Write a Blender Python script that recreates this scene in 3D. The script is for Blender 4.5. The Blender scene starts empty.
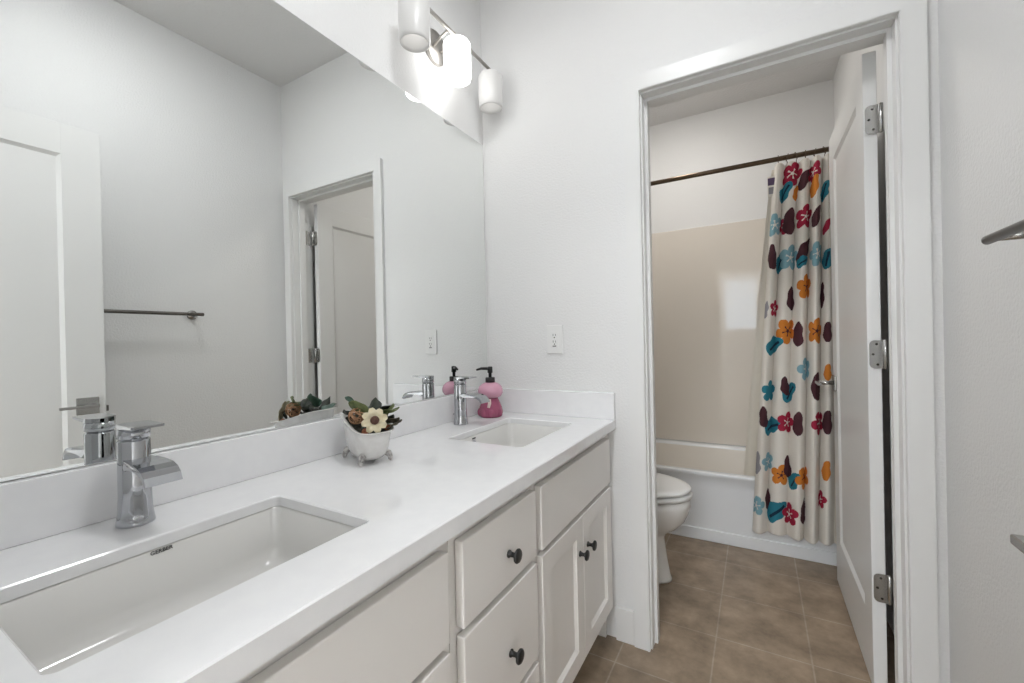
import bpy, bmesh, math, random
import numpy as np
from mathutils import Vector, Matrix
random.seed(7)
S = bpy.context.scene
COL = S.collection

# ------------------------------------------------------------------ camera, sky, exposure
F, YAW, PITCH, ROLL = 427.492, 0.51891, -0.00344, -0.02173
CAM = Vector((1.04432, -1.60693, 1.14997))
cd = bpy.data.cameras.new('camera')
cd.sensor_fit = 'HORIZONTAL'; cd.sensor_width = 36.0; cd.lens = F / 1024 * 36.0
cd.clip_start = 0.02; cd.clip_end = 60
cam = bpy.data.objects.new('camera', cd); COL.objects.link(cam)
fw = Vector((-math.sin(YAW) * math.cos(PITCH), math.cos(YAW) * math.cos(PITCH), math.sin(PITCH)))
rt = fw.cross(Vector((0, 0, 1))).normalized(); up = rt.cross(fw)
r2 = math.cos(ROLL) * rt + math.sin(ROLL) * up
u2 = -math.sin(ROLL) * rt + math.cos(ROLL) * up
cam.matrix_world = Matrix(((r2.x, u2.x, -fw.x, CAM.x), (r2.y, u2.y, -fw.y, CAM.y), (r2.z, u2.z, -fw.z, CAM.z), (0, 0, 0, 1)))
S.camera = cam

w = bpy.data.worlds.new('sky'); S.world = w; w.use_nodes = True
w.node_tree.nodes['Background'].inputs['Color'].default_value = (0.74, 0.87, 1.0, 1)
w.node_tree.nodes['Background'].inputs['Strength'].default_value = 8.0

S.view_settings.view_transform = 'Standard'
S.view_settings.look = 'None'
S.view_settings.gamma = 1.0
S.view_settings.use_curve_mapping = False
S.view_settings.exposure = 0.28

LAMP_MIDDLE, LAMP_SIDE = 4.2, 0.35      # emission of the opal shades of the vanity light
FILL_CEILING, LAMP_TUB, FILL_BEDROOM = 32.0, 39.0, 16.5  # emission of the added ceiling fill, the tub lamp and the added bedroom fill

# ------------------------------------------------------------------ helpers
class MB:
    """collects shapes in world coordinates; build() links them as ONE mesh object"""
    def __init__(self):
        self.v, self.f, self.sm, self.mi = [], [], [], []
        self.m = 0
    def add(self, vs, fs, smooth=False):
        o = len(self.v)
        self.v += [tuple(p) for p in vs]
        self.f += [tuple(i + o for i in q) for q in fs]
        self.sm += [smooth] * len(fs); self.mi += [self.m] * len(fs)
        return self
    def bm(self, b, smooth=False):
        b.verts.index_update()
        self.add([v.co[:] for v in b.verts], [[v.index for v in q.verts] for q in b.faces], smooth); b.free()
        return self
    def box(self, x0, x1, y0, y1, z0, z1, bev=0.0, seg=2, mat=None):
        b = bmesh.new()
        bmesh.ops.create_cube(b, size=1)
        for v in b.verts:
            v.co = Vector(((x0 + x1) / 2 + v.co.x * (x1 - x0), (y0 + y1) / 2 + v.co.y * (y1 - y0), (z0 + z1) / 2 + v.co.z * (z1 - z0)))
        if bev > 0:
            bmesh.ops.bevel(b, geom=b.edges[:] + b.verts[:], offset=bev, segments=seg, profile=0.5, affect='EDGES')
        if mat: bmesh.ops.transform(b, matrix=mat, verts=b.verts)
        return self.bm(b)
    def lathe(self, prof, c=(0, 0, 0), n=28, axis='z', smooth=True, sx=1.0, sy=1.0):
        """prof = list of (radius, height) from one end to the other, closed at the ends"""
        vs, fs = [], []
        def P(r, h, a):
            x, y = r * sx * math.cos(a), r * sy * math.sin(a)
            p = {'z': (x, y, h), 'x': (h, x, y), 'y': (x, h, -y) }[axis]
            return (p[0] + c[0], p[1] + c[1], p[2] + c[2])
        for r, h in prof:
            for k in range(n): vs.append(P(r, h, 2 * math.pi * k / n))
        for i in range(len(prof) - 1):
            for k in range(n):
                a, b = i * n + k, i * n + (k + 1) % n
                fs.append((a, b, b + n, a + n))
        self.add(vs, fs, smooth)
        o = len(prof) - 1
        if prof[0][0] > 1e-6: self.add(vs[:n], [tuple(range(n))[::-1]])
        if prof[-1][0] > 1e-6: self.add(vs[o * n:], [tuple(range(n))])
        return self
    def loft(self, rings, cap=(True, True), smooth=True):
        n = len(rings[0]); vs = [p for r in rings for p in r]; fs = []
        for i in range(len(rings) - 1):
            for k in range(n):
                a, b = i * n + k, i * n + (k + 1) % n
                fs.append((a, b, b + n, a + n))
        self.add(vs, fs, smooth)
        if cap[0]: self.add(rings[0], [tuple(range(n))[::-1]])
        if cap[1]: self.add(rings[-1], [tuple(range(n))])
        return self
    def tube(self, pts, r, n=10, closed=False, cap=True):
        P = [Vector(p) for p in pts]; m = len(P); rad = r if isinstance(r, (list, tuple)) else [r] * m
        rings = []; nrm = None
        for i in range(m):
            if closed: t = P[(i + 1) % m] - P[i - 1]
            else: t = P[min(i + 1, m - 1)] - P[max(i - 1, 0)]
            t.normalize()
            if nrm is None:
                nrm = t.orthogonal().normalized()
            nrm = (nrm - t * nrm.dot(t)).normalized(); bi = t.cross(nrm)
            rings.append([tuple(P[i] + rad[i] * (math.cos(2 * math.pi * k / n) * nrm + math.sin(2 * math.pi * k / n) * bi)) for k in range(n)])
        if closed: rings.append(rings[0])
        return self.loft(rings, (cap and not closed,) * 2)
    def prism(self, poly, a0, a1, axis='y', smooth=False):
        """poly in the plane across axis ((x,z) for y, (y,z) for x, (x,y) for z)"""
        def P(p, a): return {'y': (p[0], a, p[1]), 'x': (a, p[0], p[1]), 'z': (p[0], p[1], a)}[axis]
        return self.loft([[P(p, a0) for p in poly], [P(p, a1) for p in poly]], smooth=smooth)
    def grid(self, fn, nu, nv, smooth=True):
        vs = [fn(i / nu, j / nv) for j in range(nv + 1) for i in range(nu + 1)]
        fs = [(j * (nu + 1) + i, j * (nu + 1) + i + 1, (j + 1) * (nu + 1) + i + 1, (j + 1) * (nu + 1) + i) for j in range(nv) for i in range(nu)]
        return self.add(vs, fs, smooth)
    def build(self, name, mats, parent=None):
        off = Vector((0, 0, 0)); p = parent
        while p is not None: off += p.location; p = p.parent
        me = bpy.data.meshes.new(name)
        me.from_pydata([(a - off.x, b - off.y, c - off.z) for a, b, c in self.v], [], self.f)
        for m in (mats if isinstance(mats, (list, tuple)) else [mats]): me.materials.append(m)
        me.polygons.foreach_set('use_smooth', self.sm); me.polygons.foreach_set('material_index', self.mi)
        b = bmesh.new(); b.from_mesh(me)
        bmesh.ops.remove_doubles(b, verts=b.verts, dist=1e-6)
        bmesh.ops.recalc_face_normals(b, faces=b.faces); b.to_mesh(me); b.free()
        o = bpy.data.objects.new(name, me); COL.objects.link(o)
        if parent: o.parent = parent
        return o

def thing(name, label, cat, loc=(0, 0, 0), group=None):
    o = bpy.data.objects.new(name, None); COL.objects.link(o)
    o.location = loc; o.empty_display_size = 0.05
    return tag(o, label, cat, group)
def tag(o, label, cat, group=None):
    o['label'] = label; o['category'] = cat
    if group: o['group'] = group
    return o
def struct(o, label, cat):
    o['kind'] = 'structure'; o['label'] = label; o['category'] = cat
    return o
def copy_tree(o, parent=None):
    c = o.copy(); COL.objects.link(c)
    if parent: c.parent = parent
    for ch in list(o.children): copy_tree(ch, c)
    return c
def rrect(cx, cy, hx, hy, r, n=6):
    pts = []
    for sx, sy, a0 in ((1, 1, 0), (-1, 1, 90), (-1, -1, 180), (1, -1, 270)):
        for k in range(n + 1):
            a = math.radians(a0 + 90 * k / n)
            pts.append((cx + sx * (hx - r) + r * math.cos(a), cy + sy * (hy - r) + r * math.sin(a)))
    return pts

# ------------------------------------------------------------------ materials
def mat(name, col, rough=0.5, metal=0.0, bump=None, spec=0.5, vary=None, coat=0.0, trans=0.0):
    """principled material; bump = (noise scale, strength, distance); vary = (scale, second colour, contrast)"""
    m = bpy.data.materials.new(name); m.use_nodes = True
    nt = m.node_tree; b = nt.nodes['Principled BSDF']
    b.inputs['Base Color'].default_value = (*col, 1); b.inputs['Roughness'].default_value = rough
    b.inputs['Metallic'].default_value = metal; b.inputs['Specular IOR Level'].default_value = spec
    b.inputs['Coat Weight'].default_value = coat; b.inputs['Transmission Weight'].default_value = trans
    tc = nt.nodes.new('ShaderNodeTexCoord')
    if bump:
        n = nt.nodes.new('ShaderNodeTexNoise'); n.inputs['Scale'].default_value = bump[0]; n.inputs['Detail'].default_value = 2.0
        k = nt.nodes.new('ShaderNodeBump'); k.inputs['Strength'].default_value = bump[1]; k.inputs['Distance'].default_value = bump[2]
        nt.links.new(tc.outputs['Object'], n.inputs['Vector'])
        nt.links.new(n.outputs['Fac'], k.inputs['Height']); nt.links.new(k.outputs['Normal'], b.inputs['Normal'])
    if vary:
        n = nt.nodes.new('ShaderNodeTexNoise'); n.inputs['Scale'].default_value = vary[0]; n.inputs['Detail'].default_value = 5.0
        r = nt.nodes.new('ShaderNodeValToRGB'); c = vary[2]
        r.color_ramp.elements[0].position = 0.5 - c; r.color_ramp.elements[1].position = 0.5 + c
        r.color_ramp.elements[0].color = (*col, 1); r.color_ramp.elements[1].color = (*vary[1], 1)
        nt.links.new(tc.outputs['Object'], n.inputs['Vector'])
        nt.links.new(n.outputs['Fac'], r.inputs['Fac']); nt.links.new(r.outputs['Color'], b.inputs['Base Color'])
    return m
def lamp_mat(name, col, strength):
    m = mat(name, (0.58, 0.575, 0.565), 0.35)
    b = m.node_tree.nodes['Principled BSDF']
    b.inputs['Emission Color'].default_value = (*col, 1); b.inputs['Emission Strength'].default_value = strength
    return m

M = {}
M['wall'] = mat('wall paint', (0.81, 0.81, 0.805), 0.55, bump=(130, 0.42, 0.004), spec=0.35)
M['ceiling'] = mat('ceiling paint', (0.77, 0.765, 0.76), 0.7, bump=(70, 0.5, 0.006), spec=0.2)
M['trim'] = mat('trim paint', (0.81, 0.81, 0.80), 0.32)
M['door'] = mat('door paint', (0.79, 0.79, 0.78), 0.34)
M['cabinet'] = mat('cabinet paint', (0.87, 0.845, 0.815), 0.38)
M['cabinet_in'] = mat('cabinet inside', (0.55, 0.50, 0.44), 0.6)
M['quartz'] = mat('white quartz', (0.90, 0.90, 0.905), 0.09, vary=(30, (0.87, 0.87, 0.88), 0.2))
M['ceramic'] = mat('glazed ceramic', (0.80, 0.79, 0.765), 0.12, coat=0.3)
M['toilet'] = mat('toilet ceramic', (0.80, 0.79, 0.77), 0.14, coat=0.3)
M['tub'] = mat('tub enamel', (0.81, 0.825, 0.84), 0.2)
M['surround'] = mat('glossy surround', (0.78, 0.725, 0.65), 0.04)
M['tub_warm_lit'] = mat('warm lit tub enamel', (0.78, 0.735, 0.665), 0.08)  # same enamel as the rim, warm lamp light mixed into the colour
M['chrome'] = mat('chrome', (0.47, 0.48, 0.50), 0.05, 1.0)
M['nickel'] = mat('brushed nickel', (0.50, 0.48, 0.45), 0.4, 1.0)
M['steel'] = mat('satin steel', (0.46, 0.455, 0.44), 0.25, 1.0)
M['dark_nickel'] = mat('dark nickel', (0.14, 0.132, 0.12), 0.35, 0.8)
M['bronze'] = mat('bronze', (0.115, 0.082, 0.055), 0.3, 0.9)
M['black'] = mat('black metal', (0.012, 0.012, 0.012), 0.42)
M['screw'] = mat('dark screw', (0.05, 0.045, 0.04), 0.4, 0.6)
M['mirror'] = mat('silvered glass', (0.86, 0.875, 0.865), 0.0, 1.0)
M['plastic'] = mat('white plastic', (0.83, 0.83, 0.82), 0.3)
M['slot'] = mat('dark slot', (0.02, 0.02, 0.02), 0.5)
M['pink'] = mat('light pink glaze', (0.68, 0.36, 0.47), 0.22)
M['magenta'] = mat('magenta glaze', (0.36, 0.085, 0.16), 0.22)
M['cream_glaze'] = mat('pale glaze', (0.82, 0.66, 0.62), 0.25)
M['pot'] = mat('worn white enamel', (0.80, 0.79, 0.77), 0.25, vary=(38, (0.73, 0.71, 0.69), 0.12))
M['pot_foot'] = mat('worn metal foot', (0.62, 0.60, 0.58), 0.4, vary=(120, (0.30, 0.28, 0.27), 0.1))
M['petal'] = mat('cream petal', (0.78, 0.71, 0.52), 0.6, vary=(60, (0.66, 0.57, 0.36), 0.15))
M['seed'] = mat('seed head', (0.10, 0.045, 0.03), 0.7, bump=(400, 0.8, 0.002))
M['rattan'] = mat('rattan', (0.42, 0.23, 0.12), 0.6, vary=(80, (0.30, 0.15, 0.08), 0.1))
M['leaf'] = mat('green leaf', (0.075, 0.105, 0.035), 0.5, vary=(50, (0.17, 0.20, 0.075), 0.10))
M['leaf_dark'] = mat('dark leaf', (0.010, 0.015, 0.011), 0.5, vary=(60, (0.03, 0.04, 0.025), 0.1))
M['leaf_blue'] = mat('blue green leaf', (0.07, 0.14, 0.10), 0.5, vary=(50, (0.05, 0.10, 0.07), 0.12))
M['leaf_brown'] = mat('brown leaf', (0.12, 0.10, 0.06), 0.6, vary=(70, (0.05, 0.04, 0.025), 0.1))
M['wood_chip'] = mat('orange bark', (0.40, 0.15, 0.07), 0.7, vary=(70, (0.25, 0.08, 0.04), 0.1))
M['moss'] = mat('dark filling', (0.03, 0.028, 0.02), 0.9, bump=(150, 1.0, 0.006))
M['liner'] = mat('shower liner', (0.74, 0.69, 0.60), 0.45, trans=0.0)
M['carpet'] = mat('bedroom carpet', (0.45, 0.41, 0.36), 0.95, bump=(300, 0.5, 0.004))
M['ink'] = mat('black ink', (0.01, 0.01, 0.012), 0.4)
M['sticker'] = mat('grey sticker print', (0.36, 0.36, 0.42), 0.4)
M['label_purple'] = mat('purple print', (0.10, 0.06, 0.13), 0.5)
cloth = {}
for n, c in (('cream', (0.74, 0.70, 0.64)), ('red', (0.36, 0.022, 0.055)), ('orange', (0.62, 0.21, 0.035)), ('teal', (0.03, 0.20, 0.27)),
             ('blue', (0.22, 0.40, 0.47)), ('plum', (0.075, 0.028, 0.036)), ('grey', (0.30, 0.29, 0.31)), ('white', (0.80, 0.76, 0.70)), ('dark teal', (0.012, 0.035, 0.06))):
    cloth[n] = mat('curtain ' + n, c, 0.85, bump=(700, 0.15, 0.001), spec=0.2)

def floor_tile():
    m = mat('floor tile', (0.3, 0.25, 0.2), 0.42)
    nt = m.node_tree; b = nt.nodes['Principled BSDF']; L = nt.links
    tc = nt.nodes.new('ShaderNodeTexCoord'); mp = nt.nodes.new('ShaderNodeMapping')
    mp.inputs['Location'].default_value = (-0.5902, -0.182, 0)
    br = nt.nodes.new('ShaderNodeTexBrick'); br.offset = 0.0; br.squash = 1.0
    br.inputs['Scale'].default_value = 1.0; br.inputs['Brick Width'].default_value = 0.3025; br.inputs['Row Height'].default_value = 0.307
    br.inputs['Mortar Size'].default_value = 0.0028; br.inputs['Mortar Smooth'].default_value = 0.1; br.inputs['Bias'].default_value = 0.0
    br.inputs['Color1'].default_value = (0.305, 0.232, 0.165, 1); br.inputs['Color2'].default_value = (0.268, 0.203, 0.143, 1)
    br.inputs['Mortar'].default_value = (0.37, 0.305, 0.235, 1)
    L.new(tc.outputs['Object'], mp.inputs['Vector']); L.new(mp.outputs['Vector'], br.inputs['Vector'])
    n1 = nt.nodes.new('ShaderNodeTexNoise'); n1.inputs['Scale'].default_value = 9; n1.inputs['Detail'].default_value = 8; n1.inputs['Roughness'].default_value = 0.65
    L.new(tc.outputs['Object'], n1.inputs['Vector'])
    mr = nt.nodes.new('ShaderNodeMapRange'); mr.inputs['From Min'].default_value = 0.3; mr.inputs['From Max'].default_value = 0.7
    mr.inputs['To Min'].default_value = 0.62; mr.inputs['To Max'].default_value = 1.38
    L.new(n1.outputs['Fac'], mr.inputs['Value'])
    mx = nt.nodes.new('ShaderNodeMix'); mx.data_type = 'RGBA'; mx.blend_type = 'MULTIPLY'; mx.inputs['Factor'].default_value = 1.0
    L.new(br.outputs['Color'], mx.inputs[6]); L.new(mr.outputs['Result'], mx.inputs[7]); L.new(mx.outputs[2], b.inputs['Base Color'])
    bp = nt.nodes.new('ShaderNodeBump'); bp.inputs['Strength'].default_value = 0.6; bp.inputs['Distance'].default_value = 0.002; bp.invert = True
    L.new(br.outputs['Fac'], bp.inputs['Height']); L.new(bp.outputs['Normal'], b.inputs['Normal'])
    return m
M['tile'] = floor_tile()

# ------------------------------------------------------------------ the room shell
W, CEIL, YT, YB = 1.4917, 2.7435, 1.7452, -1.63    # right wall, ceiling, tub wall, wall behind the camera
PT = 0.115                                          # partition thickness
DX0, DX1, DZ = 0.6949, 1.4026, 2.041                # far doorway: jamb faces and head
BX0, BX1 = 0.585, 1.365                             # doorway behind the camera
def shell(name, mb, m, label, cat): return struct(mb.build(name, m), label, cat)
shell('floor', MB().box(-0.1, W + 0.1, YB - PT, YT + 0.1, -0.08, 0), M['tile'], 'square brown taupe floor tiles with pale grout', 'floor')
shell('ceiling', MB().box(-0.1, W + 0.1, YB - PT, YT + 0.1, CEIL, CEIL + 0.08), M['ceiling'], 'plain off white ceiling', 'ceiling')
shell('wall_left', MB().box(-0.1, 0, YB - PT, YT + 0.1, 0, CEIL), M['wall'], 'white textured wall behind the big mirror', 'wall')
shell('wall_right', MB().box(W, W + 0.1, YB - PT, YT + 0.1, 0, CEIL), M['wall'], 'white textured wall carrying the towel bar', 'wall')
shell('wall_tub', MB().box(0, W, YT, YT + 0.1, 0, CEIL), M['wall'], 'white wall above the tub surround', 'wall')
shell('wall_far', MB().box(0, DX0 - 0.02, 0, PT, 0, CEIL).box(DX1 + 0.02, W, 0, PT, 0, CEIL).box(DX0 - 0.02, DX1 + 0.02, 0, PT, DZ + 0.02, CEIL),
      M['wall'], 'white textured wall with the outlet and the doorway to the toilet', 'wall')
shell('wall_back', MB().box(0, BX0 - 0.02, YB - PT, YB, 0, CEIL).box(BX1 + 0.02, W, YB - PT, YB, 0, CEIL).box(BX0 - 0.02, BX1 + 0.02, YB - PT, YB, 2.06, CEIL),
      M['wall'], 'white wall with the entry doorway', 'wall')
# bedroom behind the camera, seen only as reflections
RX0, RX1, RY = -1.4, 2.6, -5.5
WX0, WX1, WZ0, WZ1 = 0.42, 1.10, 1.24, 2.40
bd = YB - PT
shell('floor_bedroom', MB().box(RX0, RX1, RY - 0.1, bd, -0.08, -0.001), M['carpet'], 'beige bedroom carpet', 'floor')
shell('ceiling_bedroom', MB().box(RX0 - 0.1, RX1 + 0.1, RY - 0.1, bd, CEIL, CEIL + 0.08), M['ceiling'], 'white bedroom ceiling', 'ceiling')
shell('wall_bedroom', MB().box(RX0 - 0.1, RX0, RY - 0.1, bd, 0, CEIL).box(RX1, RX1 + 0.1, RY - 0.1, bd, 0, CEIL)
      .box(RX0, -0.1, bd, bd + 0.1, 0, CEIL).box(W + 0.1, RX1, bd, bd + 0.1, 0, CEIL)
      .box(RX0, WX0, RY - 0.1, RY, 0, CEIL).box(WX1, RX1, RY - 0.1, RY, 0, CEIL).box(WX0, WX1, RY - 0.1, RY, 0, WZ0).box(WX0, WX1, RY - 0.1, RY, WZ1, CEIL),
      M['wall'], 'white bedroom walls', 'wall')
fr = MB(); t = 0.045
fr.box(WX0, WX0 + t, RY - 0.07, RY - 0.02, WZ0, WZ1).box(WX1 - t, WX1, RY - 0.07, RY - 0.02, WZ0, WZ1)
fr.box(WX0 + t, WX1 - t, RY - 0.07, RY - 0.02, WZ0, WZ0 + t).box(WX0 + t, WX1 - t, RY - 0.07, RY - 0.02, WZ1 - t, WZ1)
win = shell('window_1', fr, M['trim'], 'white framed bedroom window', 'window')
gm = bpy.data.materials.new('window glass'); gm.use_nodes = True
gm.node_tree.nodes['Principled BSDF'].inputs['Transmission Weight'].default_value = 1.0
gm.node_tree.nodes['Principled BSDF'].inputs['Roughness'].default_value = 0.0
gm.node_tree.nodes['Principled BSDF'].inputs['IOR'].default_value = 1.01
MB().box(WX0 + t, WX1 - t, RY - 0.049, RY - 0.044, WZ0 + t, WZ1 - t).build('pane', gm, win)

# door casings and jambs
def casing(y0, y1, x0, x1, z, wd):
    b = MB()
    b.prism([(x0 - wd, 0), (x0, 0), (x0, z), (x0 - wd, z + wd)], y0, y1)
    b.prism([(x1, 0), (x1 + wd, 0), (x1 + wd, z + wd), (x1, z)], y0, y1)
    b.prism([(x0, z), (x1, z), (x1 + wd, z + wd), (x0 - wd, z + wd)], y0, y1)
    # thin raised bead along the inner edge
    yb = y0 - 0.002 if y0 < y1 else y0 + 0.002
    g = 0.007
    b.prism([(x0 - g, 0), (x0 - 0.002, 0), (x0 - 0.002, z + 0.002), (x0 - g, z + g)], yb, y0)
    b.prism([(x1 + 0.002, 0), (x1 + g, 0), (x1 + g, z + g), (x1 + 0.002, z + 0.002)], yb, y0)
    b.prism([(x0 - 0.002, z + 0.002), (x1 + 0.002, z + 0.002), (x1 + g, z + g), (x0 - g, z + g)], yb, y0)
    return b
shell('trim_1', casing(-0.017, -0.0003, 0.6889, 1.4086, 2.0469, 0.0565), M['trim'], 'white flat casing round the doorway to the toilet', 'door casing')
def jamb(x0, x1, z, y0, y1, s0, s1):
    b = MB()
    b.box(x0 - 0.0195, x0, y0, y1, 0, z).box(x1, x1 + 0.0195, y0, y1, 0, z).box(x0 - 0.0195, x1 + 0.0195, y0, y1, z, z + 0.0195)
    b.box(x0, x0 + 0.011, s0, s1, 0, z).box(x1 - 0.011, x1, s0, s1, 0, z).box(x0 + 0.011, x1 - 0.011, s0, s1, z - 0.011, z)
    return b
shell('trim_2', jamb(DX0, DX1, DZ, 0.0005, PT - 0.0005, 0.040, 0.076), M['trim'], 'white jamb and stop lining the doorway to the toilet', 'door jamb')
shell('trim_3', jamb(BX0, BX1, 2.055, YB - PT + 0.0005, YB - 0.0005, YB - 0.075, YB - 0.04), M['trim'], 'white jamb of the entry doorway', 'door jamb')
shell('trim_4', casing(PT + 0.0003, PT + 0.017, 0.6889, 1.4086, 2.0469, 0.0565), M['trim'], 'white casing on the toilet side of the doorway', 'door casing')
def base(name, x0, x1, y0, y1, label):
    b = MB().box(x0, x1, y0, y1, 0.0005, 0.128, 0.003)
    shell(name, b, M['trim'], label, 'baseboard')
base('baseboard_far', 0.5625, 0.632, -0.0145, -0.0005, 'short white baseboard between vanity and door casing')
base('baseboard_right', W - 0.0145, W - 0.0005, YB + 0.02, -0.018, 'white baseboard under the towel bar')
base('baseboard_toilet', W - 0.0145, W - 0.0005, PT + 0.02, 0.985, 'white baseboard behind the open toilet door')

# ------------------------------------------------------------------ vanity
H, T, D, XF = 0.84, 0.0345, 0.5753, 0.5633
VY0, VY1 = -1.615, -0.002
SINKS = ((0.317, -1.281), (0.316, -0.331)); SHX, SHY = 0.136, 0.197; TS = 0.020
def counter():
    b = bmesh.new()
    def ring(pts, z): return [b.verts.new((x, y, z)) for x, y in pts]
    def loop_edges(vs): return [b.edges.new((vs[i], vs[(i + 1) % len(vs)])) for i in range(len(vs))]
    e = 0.0025
    out0 = [(0.002, VY0), (D, VY0), (D, VY1), (0.002, VY1)]
    out1 = [(0.002, VY0 + e), (D - e, VY0 + e), (D - e, VY1), (0.002, VY1)]
    loops_top, loops_bot = [], []
    def side(a, c):
        n = len(a)
        for i in range(n): b.faces.new((a[i], a[(i + 1) % n], c[(i + 1) % n], c[i]))
    rt, rm, rb = ring(out1, H), ring(out0, H - e), ring(out0, H - T)
    ri = ring([(0.03, VY0 + 0.03), (D - 0.03, VY0 + 0.03), (D - 0.03, VY1 - 0.03), (0.03, VY1 - 0.03)], H - T)
    rj = ring([(0.03, VY0 + 0.03), (D - 0.03, VY0 + 0.03), (D - 0.03, VY1 - 0.03), (0.03, VY1 - 0.03)], H - TS)
    side(rt, rm); side(rm, rb); side(rb, ri); side(ri, rj); loops_top.append(rt); loops_bot.append(rj)
    for cx, cy in SINKS:
        p1 = rrect(cx, cy, SHX + e, SHY + e, 0.0145); p0 = rrect(cx, cy, SHX, SHY, 0.012)
        rt, rm, rb = ring(p1, H), ring(p0, H - e), ring(p0, H - TS)
        side(rt, rm); side(rm, rb); loops_top.append(rt); loops_bot.append(rb)
    for loops in (loops_top, loops_bot):
        es = []
        for l in loops:
            for i in range(len(l)):
                es.append(b.edges.get((l[i], l[(i + 1) % len(l)])))
        bmesh.ops.triangle_fill(b, use_beauty=True, use_dissolve=False, edges=es)
    return MB().bm(b)
ct = counter().build('countertop', M['quartz'])
tag(ct, 'long white quartz vanity countertop with two sink cutouts', 'countertop')
tag(MB().box(0.0005, 0.0205, VY0, -0.0215, H + 0.0003, H + 0.1011, 0.0015).build('backsplash', M['quartz']),
    'long white quartz backsplash strip below the mirror', 'backsplash')
tag(MB().box(0.0005, D - 0.0005, -0.0205, -0.0005, H + 0.0003, H + 0.1011, 0.0015).build('backsplash', M['quartz']),
    'short white side backsplash at the counter end under the outlet', 'backsplash')

# mirror
mr = MB().box(0.0006, 0.0046, VY0, -0.011, 0.9425, 2.018, 0.0008, 1).build('wall_mirror', M['mirror'])
tag(mr, 'wide frameless mirror above the vanity backsplash', 'mirror')

# sinks
def text_mesh(s, size, name, m, parent, mw, extrude=0.0002):
    cu = bpy.data.curves.new(name, 'FONT'); cu.body = s; cu.size = size; cu.extrude = extrude
    cu.align_x = 'CENTER'; cu.align_y = 'CENTER'; cu.offset = size * 0.02
    tmp = bpy.data.objects.new('tmp', cu); COL.objects.link(tmp)
    me = bpy.data.meshes.new_from_object(tmp.evaluated_get(bpy.context.evaluated_depsgraph_get()))
    bpy.data.objects.remove(tmp); bpy.data.curves.remove(cu)
    me.name = name; me.materials.clear(); me.materials.append(m)
    off = parent.location if parent else Vector()
    me.transform(Matrix.Translation(-off) @ mw)
    o = bpy.data.objects.new(name, me); COL.objects.link(o); o.parent = parent
    return o
def sink(cx, cy, label):
    root = thing('undermount_sink', label, 'sink', (cx, cy, 0.69), 'undermount sinks in the white counter')
    zt = H - TS - 0.0008
    rings = []
    def R(hx, hy, r, z): rings.append([(x, y, z) for x, y in rrect(cx, cy, hx, hy, r)])
    # outside shell up, over the rim, and down into the bowl
    R(0.090, 0.150, 0.04, 0.690); R(0.130, 0.190, 0.03, 0.705); R(0.143, 0.204, 0.024, 0.76); R(0.145, 0.206, 0.024, zt - 0.012)
    R(0.160, 0.220, 0.03, zt - 0.012); R(0.160, 0.220, 0.03, zt); R(0.1385, 0.1995, 0.0155, zt)
    R(0.1355, 0.1965, 0.016, zt - 0.004); R(0.1305, 0.1915, 0.020, 0.745); R(0.1275, 0.188, 0.024, 0.727); R(0.119, 0.179, 0.03, 0.7145); R(0.10, 0.16, 0.04, 0.7100); R(0.03, 0.035, 0.02, 0.706)
    MB().loft(rings).build('basin', M['ceramic'], root)
    MB().lathe([(0.0, 0.7075), (0.016, 0.7085), (0.0215, 0.7085), (0.0225, 0.7065)], (cx, cy, 0), 24).build('drain', M['chrome'], root)
    return root
s1 = sink(*SINKS[0], 'white rectangular undermount sink nearest the camera with dark lettering')
s2 = sink(*SINKS[1], 'white rectangular undermount sink in front of the pink soap dispenser')
# lettering on the back slope of the near bowl (faces +x)
face = Matrix(((0, 0, 1, 0), (1, 0, 0, 0), (0, 1, 0, 0), (0, 0, 0, 1)))       # text x -> +y, text y -> +z, normal -> +x
xin = lambda z: SINKS[0][0] - (0.1305 + (0.1355 - 0.1305) * (z - 0.745) / (H - TS - 0.0048 - 0.745)) + 0.0008
text_mesh('GERBER', 0.0088, 'lettering', M['ink'], s1, Matrix.Translation((xin(0.8140), -1.284, 0.8140)) @ face)
b = MB(); b.box(xin(0.809), xin(0.809) + 0.0005, -0.391, -0.371, 0.8075, 0.8125)
b.build('sticker', M['ink'], s2)
b = MB(); 
for k in range(3): b.box(xin(0.80) + 0.0002, xin(0.80) + 0.0007, -0.391, -0.374 + 0.003 * k, 0.8015 - 0.0045 * k, 0.8038 - 0.0045 * k)
b.build('sticker', M['sticker'], s2)

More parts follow.
